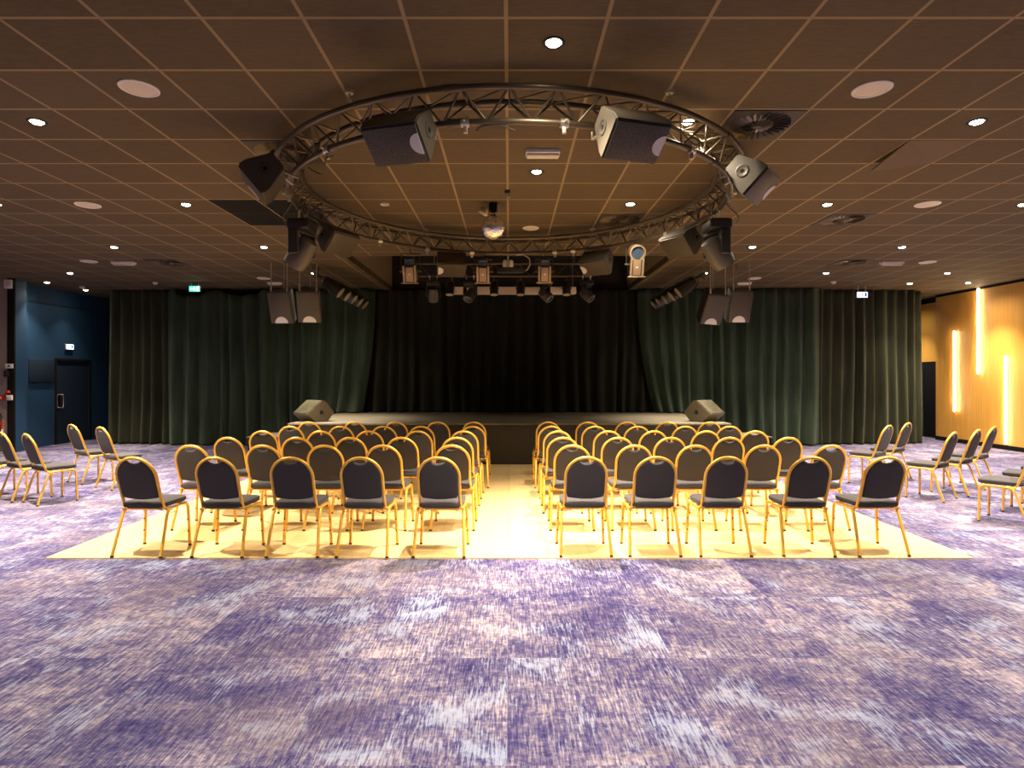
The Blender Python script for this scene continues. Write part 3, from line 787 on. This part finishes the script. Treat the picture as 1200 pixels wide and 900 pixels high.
MB().cyl((0, 0, .145), (0, 0, dz-.11), .006, n=8).obj('chain', 'steel', r)
MB().box((.06, 0, dz-.06), (.03, .05, .10), bev=.006).obj('motor_bracket', 'steel', r)
r = thing('pin_spot', 'small beige pin spot on the ceiling beside the mirror ball', 'spotlight', at(567, 248, 7.5))
hz = CEIL-r.location.z
MB().lathe([(.02, .06), (.05, .03), (.062, -.02), (.055, -.035), (.0, -.03)], 20, Matrix.Rotation(A(25), 4, 'Y')).obj('head', 'reflector', r)
MB().tube([(-.05, 0, hz), (-.05, 0, .03), (-.02, 0, .03)], .007, 6).obj('bracket', 'offwhite', r)

# ------------------------------------------------------------------ moving heads
def moving_head(loc, label, rz, pan, tilt, group, s=1.0, matn='black_plastic', top=.08):
    r = thing('moving_head', label, 'stage light', loc, rz, group)
    k = s; PM = Matrix.Rotation(pan, 4, 'Z')
    MB().box((0, 0, -.06*k), (.315*k, .24*k, .12*k), bev=.03*k).obj('base', matn, r)
    mb = MB()
    for q in (-1, 1):
        mb.box((q*.152*k, 0, -.25*k), (.045*k, .12*k, .27*k), PM, bev=.018*k)
    mb.box((0, 0, -.135*k), (.335*k, .13*k, .05*k), PM, bev=.015*k)
    mb.obj('yoke', matn, r)
    m = PM @ Matrix.Translation((0, 0, -.34*k)) @ Matrix.Rotation(tilt, 4, 'X')
    mb = MB(); mb.lathe([(.05*k, .17*k), (.10*k, .15*k), (.118*k, .05*k), (.128*k, -.10*k), (.118*k, -.17*k), (.10*k, -.17*k)], 24, m)
    hd = mb.obj('head', 'head_shell', r)
    MB().lathe([(.104*k, -.163*k), (.05*k, -.175*k), (0, -.178*k)], 24, m).obj('lens', 'lens', hd)
    mb = MB()
    h = top
    for q in (-.09, .09):
        mb.cyl((q*k, 0, 0), (q*k, 0, h-.033), .012, n=8); mb.tube([(q*k-.015, 0, h), (q*k+.015, 0, h)], .033, 14, caps=False)
    mb.obj('clamp', 'steel', r)
    return r
gm = 'moving heads on the ring truss'
moving_head((-2.25, 6.47, 3.31), 'black moving-head light under the ring truss, blue-door side', A(90), A(-15), A(38), gm, 1.0, top=.115)
moving_head((2.25, 6.47, 3.31), 'black moving-head light under the ring truss, oak-wall side', A(-90), A(15), A(38), gm, 1.0, top=.115)

# round pin lamps beside them
for x, lb in ((-2.12, 'brown drum-shaped lamp behind the moving head, blue-door side of the ring'), (2.14, 'brown drum-shaped lamp behind the moving head, oak-wall side of the ring')):
    y = 6.722
    r = thing('drum_lamp', lb, 'spotlight', (math.copysign(math.sqrt(RB*RB-(y-6.47)**2), x), y, 3.235), 0, 'drum lamps on the ring'); TM = Matrix.Rotation(A(35 if x < 0 else -35), 4, 'Y')
    MB().lathe([(.03, .14), (.07, .13), (.078, .06), (.078, -.10), (.07, -.10)], 24, TM).obj('can', 'box', r)
    MB().lathe([(.071, -.085), (.03, -.07), (0, -.065)], 20, TM).obj('lens', 'reflector', r)
    MB().tube([(-.085, 0, 0), (-.085, 0, .10), (0, 0, .155), (.085, 0, .10), (.085, 0, 0)], .008, 6).obj('yoke', 'truss', r)

# ------------------------------------------------------------------ profile spotlights under the far side of the ring
def spot_box(ang, zc, label, rnd=False):
    a = A(ang); p = Vector((RB*math.cos(a), 6.47+RB*math.sin(a), zc))
    r = thing('profile_spotlight', label, 'spotlight', p, 0, 'profile spotlights on the far side of the ring')
    top = ZBm-zc
    tl = Matrix.Rotation(A(18), 4, 'X')
    mb = MB(); mb.box((0, 0, -.05), (.17, .20, .24), tl, bev=.012); mb.obj('housing', 'box', r)
    mb = MB(); mb.box((0, -.105, -.05), (.10, .012, .20), tl, bev=.003)
    for s in (-1, 1): mb.box((s*.078, -.105, -.05), (.028, .012, .24), tl, bev=.003)
    mb.box((0, -.108, -.168), (.24, .025, .014), tl, bev=.003)
    fp = mb.obj('front_plate', 'brass_plate', r)
    MB().box((0, -.113, -.045), (.030, .006, .022), tl, bev=.002).obj('nameplate', 'white', fp)
    if rnd:
        mb = MB(); m = tl @ Matrix.Translation((0, -.02, .14)) @ Matrix.Rotation(PI/2, 4, 'X')
        mb.lathe([(.085, -.09), (.105, -.08), (.108, .08), (.088, .085), (.080, .05), (.0, .05)], 28, m); mb.obj('snoot', 'brass_plate', r)
        MB().lathe([(.079, .055), (.03, .066), (0, .068)], 24, m).obj('lens', 'blue_lens', r)
    else:
        mb = MB(); mb.box((0, .0, .12), (.14, .16, .11), tl, bev=.02); mb.obj('lamp_house', 'black_plastic', r)
        mb = MB(); mb.box((-.0, -.083, .145), (.10, .012, .022), tl, bev=.004); mb.box((.03, -.085, .095), (.032, .012, .03), tl, bev=.006)
        mb.obj('lens', 'blue_lens', r)
    mb = MB()
    for s in (-1, 1): mb.tube([(s*.125, .0, -.02), (s*.125, .0, top-.10)], .007, 6)
    mb.tube([(-.125, 0, top-.10), (.125, 0, top-.10)], .008, 6); mb.cyl((0, 0, top-.10), (0, 0, top-.034), .012, n=8)
    for s in (-1, 1): mb.cyl((s*.085, 0, -.02), (s*.15, 0, -.02), .014, n=10)
    mb.obj('yoke', 'truss', r)
spot_box(127.5, 3.10, 'boxy spotlight under the far ring, first from the blue-door side')
spot_box(99.8, 3.17, 'boxy spotlight under the far ring, below the mirror ball')
spot_box(77, 3.17, 'boxy spotlight under the far ring, next to the small white hub')
spot_box(41.5, 3.14, 'round-topped spotlight under the far ring, last toward the oak wall', True)
jp = Vector((-.11, 6.47+RO+.02, ZT+.075))
r = thing('junction_box', 'small white cable box standing on the far ring chord beside the mirror ball', 'junction box', jp)
MB().box((0, 0, -.005), (.09, .06, .085), bev=.008).obj('case', 'offwhite', r)
MB().box((0, -.033, 0), (.05, .008, .05), bev=.002).obj('cover', 'white', r)
# twin-lamp bar at the centre of the far side
r = thing('lamp_bar', 'black lamp bar with two pale lamps hung centrally under the far ring', 'stage light', (-.02, 8.72, 3.22), 0)
MB().box((.04, 0, -.045), (.40, .08, .075), bev=.012).obj('bar', 'black_plastic', r)
for s in (-.045, .045):
    MB().lathe([(.018, .10), (.030, .085), (.036, .03), (.030, .0), (.0, .0)], 16, Matrix.Translation((s, -.03, .0))).obj('lamp', 'offwhite', r)
MB().tube([(0, 0, -.01), (0, 0, .168)], .012, 8).obj('stem', 'steel', r)
mb = MB(); mb.tube([(.10, 8.72, 3.40), (.20, 8.66, 3.40), (.29, 8.62, 3.33), (.30, 8.62, 3.24), (.26, 8.65, 3.175), (.235, 8.70, 3.17)], .011, 8)
tag(mb.obj('cable', 'grey_cable'), 'pale cable looping from the far ring to the central lamp bar', 'cable')
for nm, pts, lb in (('cable', [(ringp(RB, A(-138), ZBm-.065)+RC+Vector((0, 0, ZT))), (-1.60, 4.88, 3.30), (-1.52, 4.85, 3.27), (-1.45, 4.72, 3.34), (ringp(RB, A(-128), ZBm-.065)+RC+Vector((0, 0, ZT)))], 'black cable drooping in a loop from the near ring, blue-door side'),
                    ('cable', [(ringp(RB, A(-96), ZBm-.065)+RC+Vector((0, 0, ZT))), (-.20, 4.23, 3.39), (-.08, 4.22, 3.40), (ringp(RB, A(-89), ZBm-.065)+RC+Vector((0, 0, ZT)))], 'thin black cable sagging under the near chord of the ring'),
                    ('cable', [(ringp(RO+.035, A(176), ZT-.02)+RC+Vector((0, 0, ZT))), (-2.43, 6.60, 3.50), (-2.47, 6.52, 3.38), (-2.43, 6.46, 3.29), (-2.385, 6.44, 3.27)], 'pale cable dropping to the moving head, blue-door side'),
                    ('cable', [(ringp(RO+.035, A(4), ZT-.02)+RC+Vector((0, 0, ZT))), (2.43, 6.60, 3.50), (2.50, 6.50, 3.36), (2.45, 6.44, 3.27), (2.385, 6.43, 3.26)], 'pale cable dropping to the moving head, oak-wall side')):
    P = [Vector(q) for q in pts]; cv = []
    for i in range(len(P)-1):
        p0, p1, p2, p3 = P[max(i-1, 0)], P[i], P[i+1], P[min(i+2, len(P)-1)]
        for k in range(6):
            t_ = k/6; cv.append(.5*((2*p1)+(p2-p0)*t_+(2*p0-5*p1+4*p2-p3)*t_*t_+(3*p1-p0-3*p2+p3)*t_**3))
    cv.append(P[-1])
    tag(MB().tube(cv, .006, 6).obj(nm, 'grey_cable' if 'pale' in lb else 'cable'), lb, 'cable')

# ------------------------------------------------------------------ truss and lights over the stage
YT = 11.5
ft = thing('flat_truss', 'straight ladder truss hung in the recess above the stage', 'truss', (-.05, YT, 3.56))
mb = MB(); mb.tube([(-1.75, 0, .24), (1.65, 0, .24)], .018, 8); mb.tube([(-1.75, 0, 0), (1.65, 0, 0)], .018, 8)
mb.obj('chord', 'truss', ft)
mb = MB()
for i in range(14):
    x0 = -1.7+i*.24; mb.tube([(x0, 0, 0 if i % 2 else .24), (x0+.24, 0, .24 if i % 2 else 0)], .008, 6)
mb.obj('lattice', 'truss', ft)
for x in (-1.4, 1.3):
    MB().cyl((x, 0, .24), (x, 0, 1.12), .006, n=6).obj('hanger', 'steel', ft)
gs = 'moving heads on the stage truss'
for px, yaw, tl, lb in ((508, 10, 25, 'moving-head light on the stage truss, first from the blue-door side'), (551, 150, 40, 'moving-head light on the stage truss, second from the blue-door side'),
                    (639, 60, -50, 'moving-head light on the stage truss, third from the blue-door side'), (687.5, 60, -50, 'moving-head light on the stage truss, last toward the oak wall')):
    moving_head((at(px, 0, YT).x, YT, 3.475), lb, 0, A(yaw), A(tl), gs, .80, top=.085)
def par(loc, rot, label, group, hang=None, s=1.0):
    r = thing('par_can', label, 'spotlight', loc, rot, group)
    k = s
    MB().lathe([(.03*k, .17*k), (.06*k, .15*k), (.075*k, .08*k), (.082*k, -.10*k), (.075*k, -.10*k), (.065*k, .02*k)], 24).obj('can', 'black_plastic', r)
    MB().lathe([(.074*k, -.103*k), (.05*k, -.108*k), (0, -.110*k)], 24).obj('lens', 'reflector', r)
    mb = MB(); mb.tube([(-.085*k, 0, .0), (-.088*k, 0, .09*k), (-.05*k, 0, .20*k), (.05*k, 0, .20*k), (.088*k, 0, .09*k), (.085*k, 0, .0)], .007*k, 6)
    mb.tube([(0, 0, .20*k), (0, 0, .27*k)], .013*k, 8)
    mb.obj('yoke', 'truss', r); return r
gp = 'small par cans on the stage truss'
for px, lb in ((527, 'small downward par can on the stage truss, first from the blue-door side'), (579, 'small downward par can on the stage truss, second from the blue-door side'),
               (610, 'small downward par can on the stage truss, third from the blue-door side'), (664, 'small downward par can on the stage truss, last toward the oak wall')):
    par((at(px, 0, YT).x, YT, 3.30), (A(-12), 0, 0), lb, gp)
# projector screen case
r = thing('projection_screen', 'long white rolled-up projection screen case above the stage', 'projection screen', at(600.5, 340.5, 13.4))
MB().box((0, 0, 0), (2.86, .14, .16), bev=.02).obj('case', 'screen_case', r)
for s in (-1.35, 1.35): MB().cyl((s, 0, .08), (s, 0, 1.105), .008, n=6).obj('hanger', 'steel', r)
MB().box((0, 0, -.085), (2.75, .03, .02)).obj('bottom_bar', 'offwhite', r)

# side bars of par cans next to the hanging speakers
for s, nm in ((-1, 'blue-door'), (1, 'oak-wall')):
    r = thing('lighting_bar', f'black ceiling bar carrying angled par cans, {nm} side of the stage', 'lighting bar', (s*3.72, 12.4, 3.60), 0, 'par can bars')
    MB().tube([(0, -1.05, 0), (0, 1.15, 0)], .024, 10).obj('bar', 'truss', r)
    for y in (-.8, .9): MB().cyl((0, y, 0), (0, y, CEIL-3.60), .010, n=6).obj('hanger', 'truss', r)
    for y in (-.8, -.25, .3, .8): MB().tube([(s*.02, y-.12, .03), (s*.06, y, -.08), (s*.10, y+.1, -.04), (s*.03, y+.2, .03)], .010, 6).obj('cable_loop', 'cable', r)
    for i, y in enumerate((-.95, -.45, .05, .55, 1.0)):
        px_ = s*3.42 - s*.10
        par((s*3.36, 12.4+y, 3.325), (0, A(s*52), 0), f'angled black par can, number {["one", "two", "three", "four", "five"][i]} from the camera on the {nm} side bar',
            f'angled par cans on the {nm} bar', s=1.5)

# ------------------------------------------------------------------ signs and wall fittings
def exit_sign(p, rot, label, matn, hang):
    r = thing('exit_sign', label, 'exit sign', p, rot, 'lit emergency exit signs'); r.scale = (.82, .82, .82)
    MB().box((0, 0, 0), (.30, .05, .16), bev=.006).obj('case', 'white', r)
    MB().box((0, -.026, 0), (.285, .006, .145)).obj('panel', matn, r)
    pm_ = 'picto_white' if matn == 'green_sign' else 'picto_green'
    mb = MB(); y = -.032
    def q(pts): mb.add([(x, y, z) for x, z in pts]+[(x, y+.004, z) for x, z in pts], [tuple(range(len(pts))), tuple(range(2*len(pts)-1, len(pts)-1, -1))]+[(i, (i+1) % len(pts), (i+1) % len(pts)+len(pts), i+len(pts)) for i in range(len(pts))])
    q([(.06, -.055), (.12, -.055), (.12, .055), (.06, .055)])                       # doorway
    q([(-.01+.013*math.cos(t_*PI/5), .042+.013*math.sin(t_*PI/5)) for t_ in range(10)])  # head
    q([(-.03, .025), (.0, .027), (.012, -.005), (-.01, -.012)])                     # torso
    q([(-.012, -.008), (.010, -.004), (.03, -.030), (.022, -.052), (.012, -.05), (.014, -.032)])
    q([(-.014, -.008), (.0, -.010), (-.02, -.036), (-.045, -.045), (-.046, -.036), (-.026, -.030)])
    q([(-.002, .024), (.03, .008), (.036, .015), (.004, .03)]); q([(-.028, .024), (-.048, .004), (-.042, -.002), (-.022, .014)])
    q([(-.125, .0), (-.09, .03), (-.09, .012), (-.06, .012), (-.06, -.012), (-.09, -.012), (-.09, -.03)])   # arrow
    mb.obj('pictogram', pm_, r)
    if hang:
        for x in (-.1, .1): MB().cyl((x, 0, .08), (x, 0, hang), .005, n=6).obj('hanger', 'white', r)
    return r
p = at(228.5, 338.5, 13.3); exit_sign(p, 0, 'lit green exit sign with a running figure above the dark green curtain', 'green_sign', CEIL-p.z)
p = at(1010, 345.5, 13.6); exit_sign(p, 0, 'lit bluish-white exit sign above the olive curtain by the oak wall', 'white_sign', CEIL-p.z)
p = Vector((XL+.03, 14.66, 2.36)); exit_sign(p, PI/2, 'lit bluish-white exit sign on the blue wall above the door', 'white_sign', 0)
# LED wall strips on the oak wall
for y, z0, z1, lb in ((14.77, .77, 2.755, 'vertical lit LED strip on the oak wall nearest the olive curtain'), (14.02, 1.69, 3.70, 'vertical lit LED strip reaching the ceiling on the oak wall'), (13.25, .14, 2.09, 'vertical lit LED strip near the floor, nearest the camera on the oak wall')):
    r = thing('wall_light', lb, 'wall light', (XR, y, (z0+z1)/2), 0, 'LED strips on the oak wall')
    MB().box((-.010, 0, 0), (.02, .05, z1-z0+.02), bev=.004).obj('housing', 'white', r)
    MB().box((-.032, 0, 0), (.026, .034, z1-z0), bev=.006).obj('diffuser', 'strip', r)

# fittings on the taupe pier
def pier(px, py): return at(px, py, 12.78)
r = thing('alarm_sounder', 'white alarm box high on the taupe pier', 'alarm', pier(10, 333))
MB().box((0, 0, 0), (.17, .06, .19), bev=.012).obj('case', 'white', r)
MB().lathe([(.05, 0), (.05, .012), (.04, .016), (0, .012)], 20, Matrix.Translation((.03, -.03, 0)) @ Matrix.Rotation(PI/2, 4, 'X')).obj('sounder', 'offwhite', r)
r = thing('light_switch', 'white switch box with a round knob on the taupe pier', 'switch', pier(11, 429))
MB().box((0, 0, 0), (.16, .05, .10), bev=.008).obj('plate', 'white', r)
MB().lathe([(.022, 0), (.02, .014), (0, .016)], 16, Matrix.Translation((.01, -.025, 0)) @ Matrix.Rotation(PI/2, 4, 'X')).obj('knob', 'black_plastic', r)
r = thing('telephone', 'small black handset box below the switch on the taupe pier', 'telephone', pier(8, 438))
MB().box((0, 0, 0), (.09, .07, .13), bev=.012).obj('body', 'black_plastic', r); MB().box((0, -.035, .01), (.05, .02, .06), bev=.006).obj('keypad', 'cable', r)
r = thing('call_point', 'white and red fire call point on the taupe pier', 'call point', pier(11.5, 466))
MB().box((0, 0, 0), (.12, .05, .11), bev=.008).obj('case', 'white', r); MB().box((-.02, -.026, .0), (.06, .01, .05), bev=.003).obj('glass', 'offwhite', r)
r = thing('fire_sign', 'small red fire sign beside the call point on the taupe pier', 'sign', pier(2, 466))
MB().box((0, 0, 0), (.15, .012, .11), bev=.003).obj('plate', 'red', r); MB().box((-.03, -.008, .0), (.05, .004, .05)).obj('symbol', 'white', r)
r = thing('alarm_beacon', 'small red alarm beacon above the call point', 'alarm', pier(9.5, 459))
MB().lathe([(.04, -.03), (.045, 0), (.035, .02), (0, .03)], 16).obj('dome', 'red', r); MB().box((0, .03, -.01), (.08, .03, .05)).obj('base', 'white', r)
pe = pier(3.5, 508)
r = thing('fire_extinguisher', 'red fire extinguisher with a black hose by the taupe pier', 'fire extinguisher', (pe.x, 12.66, .0))
MB().lathe([(.075, .20), (.082, .22), (.082, .62), (.07, .68), (.03, .71), (.02, .73)], 24).obj('cylinder', 'red', r)
MB().lathe([(.083, .40), (.0835, .41), (.0835, .50), (.083, .51)], 24).obj('label_band', 'white', r)
mb = MB(); mb.box((0, 0, .745), (.04, .05, .04), bev=.006); mb.box((.04, 0, .775), (.13, .02, .014), bev=.004); mb.box((.04, 0, .75), (.11, .02, .012), bev=.004); mb.obj('valve', 'black_plastic', r)
mb = MB(); mb.tube([(.02, -.02, .745), (.07, -.03, .85), (.10, -.05, .84), (.11, -.06, .70), (.10, -.06, .45), (.095, -.05, .32)], .011, 8); mb.obj('hose', 'cable', r)
mb = MB(); mb.box((0, .10, .45), (.05, .05, .50)); mb.lathe([(.09, .0), (.09, .02), (.03, .03), (.02, .21)], 20); mb.obj('stand', 'steel_dim', r)
